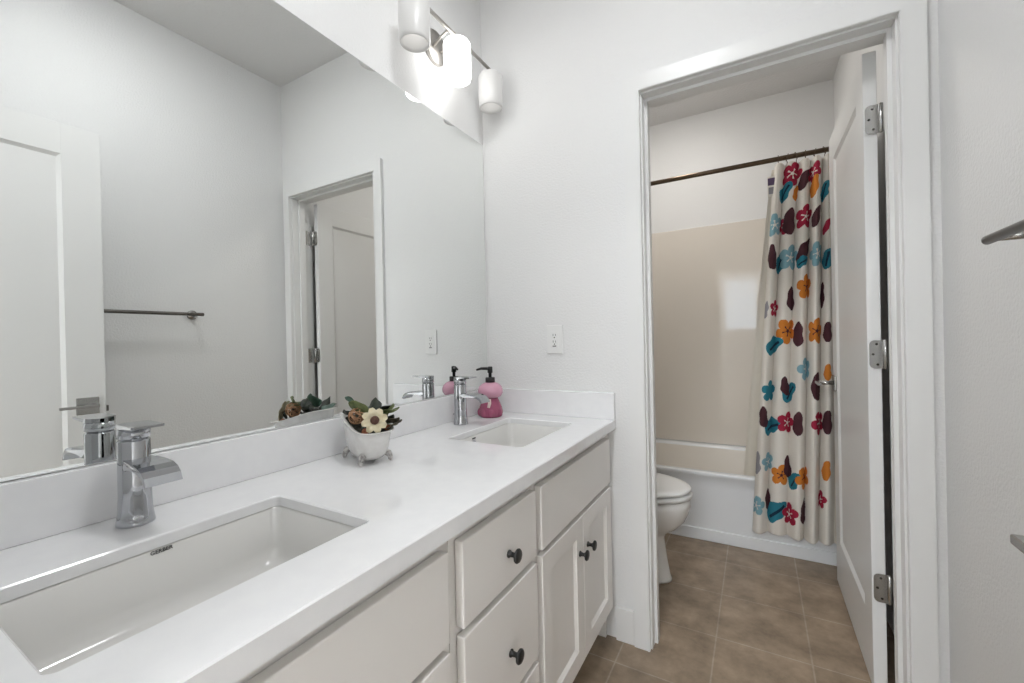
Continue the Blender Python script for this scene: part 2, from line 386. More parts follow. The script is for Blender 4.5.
# faucets
def faucet(cx, cy, label):
    root = thing('faucet', label, 'faucet', (cx, cy, H), 'single lever chrome faucets')
    z = H + 0.0006
    body = MB().lathe([(0.0, z), (0.0275, z), (0.0275, z + 0.002), (0.0255, z + 0.014), (0.0240, z + 0.028), (0.0232, z + 0.05), (0.0230, z + 0.146), (0.0222, z + 0.148), (0, z + 0.148)], (cx, cy, 0), 40)
    body.build('body', M['chrome'], root)
    neck = MB().lathe([(0.0, z + 0.148), (0.0205, z + 0.148), (0.0205, z + 0.151), (0.0232, z + 0.152), (0.0232, z + 0.168), (0, z + 0.168)], (cx, cy, 0), 40)
    neck.build('cartridge_cap', M['chrome'], root)
    # lever: flat plate, round at the back, square at the front, rising slightly
    pl = []
    for k in range(13):
        a = math.radians(90 + 180 * k / 12); pl.append((cx + 0.0235 * math.cos(a), cy + 0.0235 * math.sin(a)))
    pl += [(cx + 0.058, cy - 0.0235), (cx + 0.061, cy - 0.0205), (cx + 0.061, cy + 0.0205), (cx + 0.058, cy + 0.0235)]
    zz = lambda x: z + 0.1685 + 0.05 * (x - cx + 0.0235)
    th = lambda x: 0.0075 if x < cx + 0.02 else 0.0075 - 0.004 * (x - cx - 0.02) / 0.05
    MB().loft([[(x, y, zz(x)) for x, y in pl], [(x, y, zz(x) + th(x)) for x, y in pl]], smooth=False).build('lever', M['chrome'], root)
    # wide waterfall spout that bends down at its lip, with a curved bracket below
    top = [(0.0, 0.116), (0.030, 0.1165), (0.062, 0.1155), (0.083, 0.113), (0.098, 0.1075), (0.108, 0.099), (0.1145, 0.086)]
    bot = [(0.1085, 0.0845), (0.101, 0.0945), (0.090, 0.1010), (0.074, 0.1045), (0.050, 0.1045), (0.030, 0.102), (0.022, 0.099), (0.0, 0.099)]
    poly = [(cx + a, z + c) for a, c in top + bot]
    sp = MB()
    n = len(poly)
    def hw(x, zc):
        return 0.0185 if x < cx + 0.012 else 0.0222 + 0.0035 * max(0, min(1, (x - cx - 0.02) / 0.06))
    sp.loft([[(x, cy - hw(x, zc) * f, zc) for x, zc in poly] for f in (1, 0.94, -0.94, -1)], smooth=False)
    sp.build('spout', M['chrome'], root)
    MB().lathe([(0.003, -0.034), (0.0035, -0.0225)], (cx, cy, z + 0.035), 10, 'x').build('drain_rod_knob', M['chrome'], root)
    return root
faucet(0.082, -1.283, 'chrome single lever faucet nearest the camera with wide waterfall spout')
faucet(0.082, -0.320, 'chrome lever faucet beside the pink soap dispenser at the far sink')

# cabinets
XC = XF - 0.021          # front of the face frame
def knob(x, y, z, parent):
    return MB().lathe([(0.0, 0), (0.0085, 0.0), (0.0085, 0.002), (0.0058, 0.005), (0.0052, 0.013), (0.0085, 0.018), (0.0150, 0.0205), (0.0158, 0.0235), (0.0135, 0.0265), (0.006, 0.028), (0, 0.0283)], (x, y, z), 24, 'x').build('knob', M['black'], parent)
def carcass(y0, y1, root, rails):
    b = MB(); zt = H - T - 0.001; t = 0.016
    b.box(0.004, XC - 0.019, y0 + 0.0005, y0 + t, 0.0, zt).box(0.004, XC - 0.019, y1 - t, y1 - 0.0005, 0.0, zt)
    b.box(0.004, XC - 0.019, y0 + t, y1 - t, 0.11, 0.126).box(0.004, 0.010, y0 + t, y1 - t, 0.126, zt)
    b.box(XC - 0.075, XC - 0.060, y0 + t, y1 - t, 0.0, 0.11)
    b.build('carcass', M['cabinet'], root)
    f = MB(); s = 0.038
    f.box(XC - 0.0188, XC, y0 + 0.0005, y0 + s, 0.11, zt).box(XC - 0.0188, XC, y1 - s, y1 - 0.0005, 0.11, zt)
    for z0, z1 in rails: f.box(XC - 0.0188, XC, y0 + s, y1 - s, z0, z1)
    f.build('face_frame', M['cabinet'], root)
def slab(y0, y1, z0, z1, name, root):
    return MB().box(XC + 0.0012, XF, y0, y1, z0, z1, 0.0028, 3).build(name, M['cabinet'], root)
def shaker(y0, y1, z0, z1, root):
    b = MB(); s = 0.056
    b.box(XC + 0.0012, XF, y0, y0 + s, z0, z1, 0.0022).box(XC + 0.0012, XF, y1 - s, y1, z0, z1, 0.0022)
    b.box(XC + 0.0012, XF - 0.0002, y0 + s - 0.003, y1 - s + 0.003, z0, z0 + s, 0.0022).box(XC + 0.0012, XF - 0.0002, y0 + s - 0.003, y1 - s + 0.003, z1 - s, z1, 0.0022)
    # sloped bead round the sunken panel
    yi0, yi1, zi0, zi1 = y0 + s, y1 - s, z0 + s, z1 - s; g = 0.007; xp = XF - 0.010
    for (a, c) in (((yi0, zi0), (yi1, zi0)), ((yi1, zi0), (yi1, zi1)), ((yi1, zi1), (yi0, zi1)), ((yi0, zi1), (yi0, zi0))):
        def inn(p): return (p[0] + (g if p[0] == yi0 else -g), p[1] + (g if p[1] == zi0 else -g))
        ia, ic = inn(a), inn(c)
        b.add([(XF - 0.003, *a), (XF - 0.003, *c), (xp, *ic), (xp, *ia)], [(0, 1, 2, 3)])
    d = b.build('door', M['cabinet'], root)
    MB().box(XC + 0.004, xp, yi0 - 0.002, yi1 + 0.002, zi0 - 0.002, zi1 + 0.002).build('panel', M['cabinet'], d)
    return d
ZR = [(0.11, 0.150), (0.580, 0.622), (0.762, H - T - 0.001)]
def sink_base(y0, y1, f0, f1, ym, label):
    root = thing('sink_cabinet', label, 'cabinet', (XC, (y0 + y1) / 2, 0), 'white vanity cabinets')
    carcass(y0, y1, root, ZR)
    slab(f0, f1, 0.612, 0.776, 'false_drawer_front', root)
    d1 = shaker(f0, ym - 0.0012, 0.146, 0.596, root); d2 = shaker(ym + 0.0012, f1, 0.146, 0.596, root)
    knob(XF + 0.0003, ym - 0.034, 0.490, d1); knob(XF + 0.0003, ym + 0.036, 0.490, d2)
    return root
sink_base(-0.652, -0.0025, -0.632, -0.047, -0.340, 'white shaker sink cabinet at the far end with two black door knobs')
sink_base(-1.613, -0.986, -1.598, -1.009, -1.303, 'white sink cabinet under the nearest sink at the left bottom')
dr = thing('drawer_cabinet', 'white three drawer cabinet between the two sink cabinets', 'cabinet', (XC, -0.819, 0), 'white vanity cabinets')
carcass(-0.985, -0.653, dr, [(0.11, 0.15), (0.342, 0.372), (0.588, 0.622), (0.762, H - T - 0.001)])
for z0, z1 in ((0.612, 0.776), (0.366, 0.596), (0.146, 0.350)):
    d = slab(-0.967, -0.662, z0, z1, 'drawer', dr)
    knob(XF + 0.0003, -0.8, (z0 + z1) / 2 - 0.014 if z0 > 0.6 else (z0 + z1) / 2 - 0.02, d)

# ------------------------------------------------------------------ outlet
ol = thing('wall_outlet', 'white duplex outlet plate on the wall above the side backsplash', 'outlet', (0.331, 0, 1.148))
MB().box(0.2965, 0.3655, -0.0082, -0.0005, 1.0905, 1.2065, 0.002).build('cover_plate', M['plastic'], ol)
r_ = MB().box(0.3145, 0.3475, -0.0098, -0.0083, 1.1150, 1.1830, 0.0006, 1).build('receptacle', M['plastic'], ol)
for zc in (1.167, 1.140):
    b = MB()
    b.box(0.3245, 0.3265, -0.0103, -0.0099, zc - 0.0045, zc + 0.0045).box(0.3350, 0.3370, -0.0103, -0.0099, zc - 0.004, zc + 0.004)
    b.lathe([(0.0028, -0.0103), (0.0028, -0.0099)], (0.331, 0, zc - 0.0105), 10, 'y')
    b.build('socket_slots', M['slot'], r_)
b = MB(); b.box(0.3225, 0.3385, -0.0103, -0.0099, 1.1195, 1.1235); b.build('reset_button', M['slot'], r_)

# ------------------------------------------------------------------ vanity light
def vanity_light(yc, label, glow):
    root = thing('vanity_light', label, 'wall light', (0.0, yc, 2.263))
    MB().lathe([(0.0, 0.0006), (0.062, 0.0006), (0.062, 0.012), (0.059, 0.016), (0, 0.016)], (0, yc - 0.012, 2.263), 40, 'x').build('backplate', M['nickel'], root)
    for s in (-1, 1):
        MB().tube([(0.016, yc - 0.012 + s * 0.02, 2.255), (0.06, yc - 0.012 + s * 0.03, 2.268), (0.093, yc - 0.012 + s * 0.035, 2.275)], 0.005, 10).build('arm', M['nickel'], root)
    MB().tube([(0.1, yc - 0.262, 2.278), (0.1, yc + 0.262, 2.278)], 0.0065, 12).build('crossbar', M['nickel'], root)
    for k, g in zip((-1, 0, 1), glow):
        y = yc + k * 0.2295
        r = 0.0505
        sh = MB().lathe([(0.0, 2.258), (0.035, 2.258), (0.046, 2.254), (r, 2.246), (r, 2.130), (r - 0.003, 2.119), (r - 0.006, 2.117), (r - 0.006, 2.133), (r - 0.004, 2.243), (0.03, 2.251), (0.0, 2.252)], (0.1, y, 0), 36)
        so = sh.build('glass_shade', g, root)
        MB().lathe([(0.0, 2.272), (0.012, 2.272), (0.014, 2.262), (0.014, 2.2585), (0, 2.2585)], (0.1, y, 0), 16).build('shade_holder', M['nickel'], root)
        MB().lathe([(0.0, 2.250), (0.013, 2.250), (0.014, 2.235), (0.024, 2.205), (0.027, 2.185), (0.021, 2.165), (0.008, 2.157), (0, 2.156)], (0.1, y, 0), 20).build('bulb', g if g is lit else dim, so)
    return root
lit = lamp_mat('lit opal glass', (1.0, 0.99, 0.975), LAMP_MIDDLE)
dim = lamp_mat('dim bulb', (1.0, 0.985, 0.96), LAMP_SIDE * 4)
dim2 = lamp_mat('faint opal glass', (1.0, 0.985, 0.96), LAMP_SIDE * 0.3)
vanity_light(-0.317, 'three shade brushed nickel vanity light over the mirror', (dim2, lit, dim2))

# ceiling lights (above the frame), added fill over the vanity, one inferred over the tub
def unseen_ceiling_light(x, y, r, e, label, col=(0.97, 0.985, 1.0)):
    root = thing('unseen_ceiling_light', label, 'ceiling light', (x, y, CEIL))
    MB().lathe([(0, CEIL - 0.0005), (r + 0.012, CEIL - 0.0005), (r + 0.012, CEIL - 0.028), (r, CEIL - 0.03), (r, CEIL - 0.012), (0, CEIL - 0.012)], (x, y, 0), 40).build('lamp_housing', M['plastic'], root)
    MB().lathe([(r - 0.001, CEIL - 0.018), (r - 0.002, CEIL - 0.036), (r * 0.8, CEIL - 0.048), (r * 0.4, CEIL - 0.056), (0, CEIL - 0.058)], (x, y, 0), 40).build('diffuser', lamp_mat('diffuser', col, e), root)
unseen_ceiling_light(0.78, -0.95, 0.16, FILL_CEILING, 'round flush ceiling light added as fill above the vanity floor')  # out of view, added to brighten the vanity area
unseen_ceiling_light(0.60, 1.0, 0.13, LAMP_TUB, 'round flush ceiling light above the tub', (1.0, 0.965, 0.92))
# large square panel added behind the camera as soft fill, never in view
px0, px1, py0, py1 = -0.10, 1.50, -5.1, -3.6
pl_ = thing('unseen_ceiling_light', 'large square fill panel added on the bedroom ceiling', 'ceiling light', ((px0 + px1) / 2, (py0 + py1) / 2, CEIL))
MB().box(px0 - 0.02, px1 + 0.02, py0 - 0.02, py0, CEIL - 0.045, CEIL - 0.0005).box(px0 - 0.02, px1 + 0.02, py1, py1 + 0.02, CEIL - 0.045, CEIL - 0.0005).box(px0 - 0.02, px0, py0, py1, CEIL - 0.045, CEIL - 0.0005).box(px1, px1 + 0.02, py0, py1, CEIL - 0.045, CEIL - 0.0005).build('frame', M['plastic'], pl_)
MB().box(px0 + 0.0005, px1 - 0.0005, py0 + 0.0005, py1 - 0.0005, CEIL - 0.040, CEIL - 0.030).build('diffuser', lamp_mat('fill panel diffuser', (0.97, 0.985, 1.0), FILL_BEDROOM), pl_)

# ------------------------------------------------------------------ doors
def leaf(x0, x1, y0, y1, z0, z1, st, rail, brail, name, root, m):
    b = MB(); dp = 0.008
    b.box(x0, x1, y0, y0 + st, z0, z1, 0.0015, 1).box(x0, x1, y1 - st, y1, z0, z1, 0.0015, 1)
    b.box(x0 + 0.0001, x1 - 0.0001, y0 + st - 0.002, y1 - st + 0.002, z0, z0 + brail, 0.0015, 1).box(x0 + 0.0001, x1 - 0.0001, y0 + st - 0.002, y1 - st + 0.002, z1 - rail, z1, 0.0015, 1)
    ya, yb, za, zb = y0 + st, y1 - st, z0 + brail, z1 - rail; g = 0.012
    for xs, xp in ((x0 + 0.001, x0 + dp), (x1 - 0.001, x1 - dp)):
        out = [(ya, za), (yb, za), (yb, zb), (ya, zb)]; inn = [(ya + g, za + g), (yb - g, za + g), (yb - g, zb - g), (ya + g, zb - g)]
        for i in range(4):
            j = (i + 1) % 4
            b.add([(xs, *out[i]), (xs, *out[j]), (xp, *inn[j]), (xp, *inn[i])], [(0, 1, 2, 3)])
    d = b.build(name, m, root)
    MB().box(x0 + dp, x1 - dp, ya - 0.003, yb + 0.003, za - 0.003, zb + 0.003).build('panel', m, d)
    return d
def lever_set(x, y, z, sx, sy, root, out=0.024):
    """square rose on the face at x pointing along sx, lever running along sy"""
    a, c = sorted((x, x + sx * 0.009))
    MB().box(a, c, y - 0.034, y + 0.034, z - 0.034, z + 0.034, 0.002).build('rose', M['steel'], root)
    h = MB().lathe([(0.009, 0.0), (0.009, sx * (out - 0.007))] if sx > 0 else [(0.009, sx * (out - 0.007)), (0.009, 0.0)], (x + sx * 0.009, y, z), 16, 'x')
    a, c = sorted((x + sx * out, x + sx * (out + 0.013))); e, f = sorted((y - sy * 0.028, y + sy * 0.088))
    h.box(a, c, e, f, z - 0.0055, z + 0.0055, 0.002)
    h.build('lever', M['steel'], root)
def hinge(px, py, zc, root, xl0, xl1):
    """leaf on the door edge (facing -y) with rounded free corners, knuckle toward the jamb, screws"""
    o = MB(); h = 0.0445; pts = []
    for k in range(7):
        a = math.radians(180 + 90 * k / 6); pts.append((xl0 + 0.014 + 0.014 * math.cos(a), zc - h + 0.014 + 0.014 * math.sin(a)))
    pts += [(xl1, zc - h), (xl1, zc + h)]
    for k in range(7):
        a = math.radians(90 + 90 * k / 6); pts.append((xl0 + 0.014 + 0.014 * math.cos(a), zc + h - 0.014 + 0.014 * math.sin(a)))
    o.prism(pts, py - 0.0028, py - 0.0003)
    o.lathe([(0, zc - h - 0.003), (0.0045, zc - h), (0.0058, zc - h + 0.001), (0.0058, zc + h - 0.001), (0.0045, zc + h), (0, zc + h + 0.003)], (px, py - 0.004, 0), 14)
    g = o.build('hinge', M['steel'], root)
    sc = MB()
    for dx, dz in ((0.018, 0.032), (0.009, 0.0), (0.020, -0.032)):
        sc.lathe([(0.0036, py - 0.0034), (0.0036, py - 0.0029)], (xl0 + dx, 0, zc + dz), 10, 'y')
    sc.build('screws', M['screw'], g)
    return g
D1X0, D1X1, D1Y0, D1Y1 = 1.3510, 1.3860, 0.1350, 0.8430
d1 = bpy.data.objects.new('door_1', None); COL.objects.link(d1); d1.location = (D1X1, D1Y0, 0)
struct(d1, 'white one panel toilet door standing open into the tub room', 'door')
leaf(D1X0, D1X1, D1Y0, D1Y1, 0.010, 2.034, 0.108, 0.118, 0.215, 'door_leaf', d1, M['door'])
lever_set(D1X0 - 0.0003, D1Y1 - 0.062, 0.925, -1, -1, d1, 0.060)
for zc in (1.818, 1.080, 0.342): hinge(1.3935, D1Y0 - 0.003, zc, d1, D1X0 + 0.004, D1X1 + 0.004)
for zc in (1.818, 1.080, 0.342):
    b = MB().box(DX1 - 0.0022, DX1 - 0.0002, 0.086, PT - 0.001, zc - 0.0445, zc + 0.0445, 0.0006, 1)
    b.build('hinge_leaf', M['steel'], bpy.data.objects['trim_2'])
D2X0, D2X1, D2Y0, D2Y1 = 1.3190, 1.3540, YB + 0.012, -0.902
d2 = bpy.data.objects.new('door_2', None); COL.objects.link(d2); d2.location = (D2X1, D2Y0, 0)
struct(d2, 'white one panel entry door open along the right wall, seen in the mirror', 'door')
leaf(D2X0, D2X1, D2Y0, D2Y1, 0.010, 2.040, 0.118, 0.122, 0.215, 'door_leaf', d2, M['door'])
lever_set(D2X0 - 0.0003, D2Y1 - 0.058, 0.921, -1, -1, d2)
MB().box(D2X0 + 0.011, D2X1 - 0.011, D2Y1 - 0.0, D2Y1 + 0.0115, 0.890, 0.914, 0.002).build('latch', M['dark_nickel'], d2)
MB().box(D2X0 + 0.005, D2X1 - 0.005, D2Y1 - 0.0, D2Y1 + 0.001, 0.875, 0.930).build('latch_plate', M['steel'], d2)

# ------------------------------------------------------------------ towel bar
TX, TZ, TY0, TY1 = 1.4165, 1.3145, -1.10, -0.489
tb = thing('towel_bar', 'dark nickel towel bar on the right wall, also seen in the mirror', 'towel bar', (W, (TY0 + TY1) / 2, TZ))
MB().tube([(TX, TY1 + 0.002, TZ), (TX, TY1, TZ), (TX, TY0, TZ), (TX, TY0 - 0.002, TZ)], [0.006, 0.0085, 0.0085, 0.006], 16).build('bar', M['dark_nickel'], tb)
for y in (TY1 - 0.019, TY0 + 0.019):
    p = MB().lathe([(0.0, TX + 0.004), (0.0062, TX + 0.004), (0.0068, W - 0.030), (0.010, W - 0.014), (0.0225, W - 0.009), (0.024, W - 0.006), (0.024, W - 0.0006), (0, W - 0.0006)], (0, y, TZ), 24, 'x')
    p.build('post', M['steel'], tb)

# ------------------------------------------------------------------ soap dispenser (plain two tone bottle)
sx, sy = 0.097, -0.135
sd = thing('soap_dispenser', 'pink and magenta pump soap dispenser by the far faucet', 'soap dispenser', (sx, sy, H))
z = H + 0.0005
MB().lathe([(0, z), (0.042, z), (0.047, z + 0.004), (0.049, z + 0.018), (0.046, z + 0.038), (0.038, z + 0.058), (0.031, z + 0.072), (0.030, z + 0.0765), (0, z + 0.0765)], (sx, sy, 0), 36).build('lower_body', M['magenta'], sd)
MB().lathe([(0, z + 0.077), (0.032, z + 0.077), (0.043, z + 0.083), (0.050, z + 0.095), (0.051, z + 0.107), (0.046, z + 0.122), (0.034, z + 0.133), (0.022, z + 0.1385), (0, z + 0.1385)], (sx, sy, 0), 36).build('upper_body', M['pink'], sd)
b = MB()
for a in (-150, -100, -55, -5, 60, 120): 
    ca, sa = math.cos(math.radians(a)), math.sin(math.radians(a))
    b.lathe([(0.0, z + 0.0005), (0.010, z + 0.003), (0.0150, z + 0.012), (0.0150, z + 0.022), (0.010, z + 0.033), (0.0, z + 0.038)], (sx + 0.040 * ca, sy + 0.040 * sa, 0), 16)
b.build('base_lobes', M['magenta'], sd)
b = MB().tube([(sx + 0.0305 * 0.5, sy - 0.040, z + 0.040), (sx + 0.016, sy - 0.033, z + 0.058), (sx + 0.014, sy - 0.0315, z + 0.074)], [0.006, 0.007, 0.007], 10)
b.build('front_stripe', M['cream_glaze'], sd)
MB().lathe([(0, z + 0.139), (0.0195, z + 0.139), (0.0195, z + 0.157), (0.018, z + 0.159), (0, z + 0.159)], (sx, sy, 0), 24).build('collar', M['black'], sd)
pm = MB().lathe([(0, z + 0.1592), (0.0065, z + 0.1592), (0.0065, z + 0.176), (0.0105, z + 0.178), (0.0105, z + 0.200), (0.008, z + 0.203), (0, z + 0.203)], (sx, sy, 0), 20)
nd = Vector((-0.80, -0.60, 0)).normalized()
pm.tube([Vector((sx, sy, z + 0.195)) + nd * 0.006, Vector((sx, sy, z + 0.196)) + nd * 0.036, Vector((sx, sy, z + 0.191)) + nd * 0.056], [0.0065, 0.0055, 0.004], 10)
pm.build('pump', M['black'], sd)

# ------------------------------------------------------------------ clawfoot tub planter with potpourri
PA = Vector((0.94, -0.34, 0)).normalized(); PB = Vector((-PA.y, PA.x, 0)); PC = Vector((0.138, -0.812, 0))   # foot end, right side
def PP(a, bb, zz): return PC + PA * a + PB * bb + Vector((0, 0, zz))
pot = thing('bathtub_planter', 'small white clawfoot bathtub planter on the counter between the sinks', 'planter', (PC.x, PC.y, H))
def prim(k, n=40):
    a = 2 * math.pi * k / n; c, s = math.cos(a), math.sin(a); e = 0.62
    return (math.copysign(abs(c) ** e, c), math.copysign(abs(s) ** e, s))
def rimz(u):             # rim height along the tub, u = -1 head .. 1 foot
    t_ = (u + 1) / 2
    return 0.121 - 0.037 * (t_ * t_ * (3 - 2 * t_))
rings = []
prof = [(0.0, 0.52, 0.44), (0.05, 0.66, 0.62), (0.18, 0.78, 0.78), (0.45, 0.88, 0.90), (0.80, 0.955, 0.96), (0.955, 0.99, 0.985), (0.98, 1.08, 1.10), (1.0, 1.105, 1.125), (1.012, 1.08, 1.10), (1.0, 0.95, 0.94), (0.9, 0.91, 0.90), (0.80, 0.87, 0.86)]
for h, lu, lw in prof:
    r = []
    for k in range(40):
        u, v = prim(k); zz = 0.0085 + (rimz(u) - 0.0085) * h
        r.append(tuple(PP(0.084 * lu * u + (-0.004 if u < 0 else 0.0) * lu, 0.048 * lw * v, H + zz)))
    rings.append(r)
MB().loft(rings, (True, False)).build('tub_bowl', M['pot'], pot)
for a_, b_ in ((-1, -1), (-1, 1), (1, -1), (1, 1)):
    p0 = PP(a_ * 0.054, b_ * 0.034, H)
    q = PA * a_ * 0.5 + PB * b_ * 0.6
    f = MB().tube([p0 - q * 0.010 + Vector((0, 0, 0.026)), p0 + q * 0.002 + Vector((0, 0, 0.021)), p0 + q * 0.007 + Vector((0, 0, 0.014)), p0 + q * 0.008 + Vector((0, 0, 0.0085)), p0 + q * 0.013 + Vector((0, 0, 0.0078))], [0.0085, 0.009, 0.0065, 0.0066, 0.0070], 12)
    f.build('claw_foot', M['pot_foot'], pot)
rg = [[tuple(PP(0.0745 * u * sc, 0.0425 * v * sc, H + 0.0085 + (rimz(u) - 0.0085) * 0.90 + up_)) for u, v in (prim(k) for k in range(40))] for sc, up_ in ((1, 0), (0.7, 0.006), (0.3, 0.010))]
MB().loft(rg, (False, True)).build('dark_filling', M['moss'], pot)

def leaf_obj(p, d, side, length, width, curl, m, label, name='potpourri_leaf'):
    """one cupped leaf with thickness: stem at p, running along d, spread along side"""
    d = Vector(d).normalized(); side = Vector(side); side = (side - d * side.dot(d)).normalized(); nn = d.cross(side)
    top, th = [], 0.0012
    def fn(off):
        def g(u, v):
            wv = width * (math.sin(math.pi * min(1, u * 0.93 + 0.07)) ** 0.7) * (2 * v - 1)
            lift = curl * (u ** 2) * length + 0.35 * abs(wv) + 0.0025 * math.sin(9 * u) * (2 * v - 1)
            q = Vector(p) + d * (u * length) + side * wv + nn * (lift + off)
            return tuple(q)
        return g
    b = MB().grid(fn(0), 12, 6).grid(fn(-th), 12, 6)
    n1 = 13 * 7
    edge = [i for i in range(13)] + [13 * j + 12 for j in range(1, 7)] + [13 * 6 + i for i in range(11, -1, -1)] + [13 * j for j in range(5, 0, -1)]
    b.f += [(edge[i], edge[(i + 1) % len(edge)], edge[(i + 1) % len(edge)] + n1, edge[i] + n1) for i in range(len(edge))]
    b.sm += [True] * len(edge); b.mi += [0] * len(edge)
    return tag(b.build(name, m), label, 'leaf', 'potpourri in the bathtub planter')
G = 'potpourri in the bathtub planter'
# cream flower at the front
fc = PP(0.061, -0.003, H + 0.112); fd = (CAM - fc); fd.z *= 0.3; fd = (fd.normalized() + Vector((0.25, 0, 0.30))).normalized()
fx = fd.orthogonal().normalized(); fy = fd.cross(fx)
fl = thing('dried_flower', 'cream dried flower with dark brown centre at the front of the planter', 'flower', fc, G)
for k in range(8):
    a = 2 * math.pi * k / 8 + 0.2; e = math.cos(a) * fx + math.sin(a) * fy; s_ = fd.cross(e)
    def pet(off):
        def g(u, v):
            wv = 0.0102 * (math.sin(math.pi * (0.10 + 0.78 * u)) ** 0.8) * (2 * v - 1)
            return tuple(fc + e * (0.007 + 0.026 * u) + s_ * wv + fd * (0.004 * math.sin(2.6 * u) + 0.3 * abs(wv) - 0.002 * u + off + 0.0008 * (k % 2)))
        return g
    b = MB().grid(pet(0), 8, 4).grid(pet(-0.0009), 8, 4)
    b.build('petal', M['petal'], fl)
rot = Matrix((fx, fy, fd)).transposed().to_4x4(); rot.translation = fc
b = MB().lathe([(0.0, 0.0), (0.0108, 0.001), (0.0112, 0.006), (0.008, 0.0095), (0.0, 0.0105)], (0, 0, 0), 18)
b.v = [tuple(rot @ Vector(p)) for p in b.v]
b.build('flower_centre', M['seed'], fl)
# rattan ball
bc = PP(0.012, -0.030, H + 0.121); b = MB(); rb = 0.0205
for k in range(9):
    ax = Vector((random.uniform(-1, 1), random.uniform(-1, 1), random.uniform(-1, 1))).normalized(); u_ = ax.orthogonal().normalized(); v_ = ax.cross(u_)
    rr = rb * random.uniform(0.93, 1.0)
    b.tube([bc + rr * (math.cos(2 * math.pi * i / 26) * u_ + math.sin(2 * math.pi * i / 26) * v_) + ax * random.uniform(-0.002, 0.002) for i in range(26)], 0.0015, 6, closed=True)
tag(b.build('rattan_ball', M['rattan']), 'brown woven rattan ball in the bathtub planter', 'decorative ball', G)
LF = [
    ((0.026, -0.004, 0.126), (-0.25, -0.65, 0.30), (0.6, 0.2, 0.5), 0.044, 0.015, 0.25, 'leaf', 'curled green leaf topping the planter, tip pointing left'),
    ((0.040, -0.016, 0.128), (0.10, 0.95, 0.14), (1, -0.1, 0.5), 0.062, 0.010, 0.12, 'leaf', 'green leaf stretching right above the cream flower'),
    ((0.004, 0.002, 0.120), (-0.15, 0.55, 0.62), (0.7, 0.5, 0.2), 0.038, 0.016, -0.15, 'leaf_dark', 'black green leaf standing tallest behind the flower'),
    ((0.004, 0.014, 0.116), (0.15, 0.75, 0.42), (0.6, -0.3, 0.6), 0.046, 0.017, 0.1, 'leaf_dark', 'dark leaf leaning right behind the green leaves'),
    ((0.060, 0.030, 0.086), (0.35, 0.55, 0.55), (0.7, -0.5, 0.1), 0.034, 0.010, 0.2, 'leaf_brown', 'brown speckled leaf right of the cream flower'),
    ((-0.018, -0.026, 0.116), (-0.6, -0.45, 0.10), (0.5, -0.5, 0.6), 0.030, 0.012, 0.2, 'leaf_dark', 'dark crumpled leaf at the left rim beside the rattan ball'),
    ((0.034, -0.028, 0.098), (0.45, 0.55, -0.12), (0.2, 0.1, 1), 0.036, 0.014, 0.1, 'leaf_dark', 'dark leaf hanging between rattan ball and flower'),
    ((-0.048, 0.018, 0.122), (-0.75, 0.1, 0.25), (0.1, 0.9, 0.3), 0.034, 0.020, 0.15, 'leaf_blue', 'blue green leaf nearest the mirror'),
    ((-0.040, -0.004, 0.126), (-0.2, -0.6, 0.55), (0.8, -0.1, 0.3), 0.040, 0.017, 0.15, 'leaf_blue', 'blue green leaf behind the rattan ball, seen in the mirror'),
    ((0.006, 0.036, 0.108), (0.45, 0.45, 0.55), (0.7, -0.6, 0.0), 0.045, 0.014, 0.25, 'leaf', 'green leaf on the far rim, seen in the mirror'),
    ((-0.030, 0.028, 0.116), (-0.35, 0.35, 0.62), (0.7, 0.5, 0.1), 0.036, 0.016, 0.15, 'leaf_dark', 'dark leaf rising from the head end of the planter, seen in the mirror'),
    ((0.022, 0.034, 0.108), (0.10, 0.35, 0.80), (0.9, -0.2, 0.1), 0.036, 0.014, 0.3, 'leaf', 'upright green leaf behind the cream flower, seen in the mirror'),
    ((0.030, 0.026, 0.100), (0.55, 0.35, 0.50), (0.3, -0.8, 0.3), 0.036, 0.015, 0.2, 'leaf_dark', 'dark leaf over the far side of the planter, seen in the mirror'),
    ((0.035, 0.038, 0.098), (0.75, 0.3, 0.35), (0.2, -0.8, 0.4), 0.040, 0.013, 0.1, 'leaf_brown', 'brown green leaf low on the far side, seen in the mirror'),
]
for (a, c, zz), d, s_, L_, w_, cu, m, lab in LF:
    L_ *= 1.3; w_ *= 1.3; dv = PA * d[0] + PB * d[1] + Vector((0, 0, d[2])); sv = PA * s_[0] + PB * s_[1] + Vector((0, 0, s_[2]))
    leaf_obj(PP(a, c, H + zz), dv, sv, L_, w_, cu, M[m], lab)
b = MB(); q = PP(0.050, -0.024, H + 0.083)
b.lathe([(0, -0.009), (0.007, -0.006), (0.0095, 0.0), (0.008, 0.006), (0.003, 0.010), (0, 0.011)], q, 9, sx=1.1, sy=0.8, smooth=False)
tag(b.build('bark_chip', M['wood_chip']), 'orange bark chip at the planter rim left of the cream flower', 'bark chip', G)
b = MB(); q = PP(0.050, 0.036, H + 0.087)
b.lathe([(0, -0.008), (0.006, -0.006), (0.0085, 0.0), (0.007, 0.006), (0, 0.009)], q, 9, sx=1.2, sy=0.9, smooth=False)
tag(b.build('bark_chip', M['wood_chip']), 'brown bark chip at the far rim, seen in the mirror', 'bark chip', G)

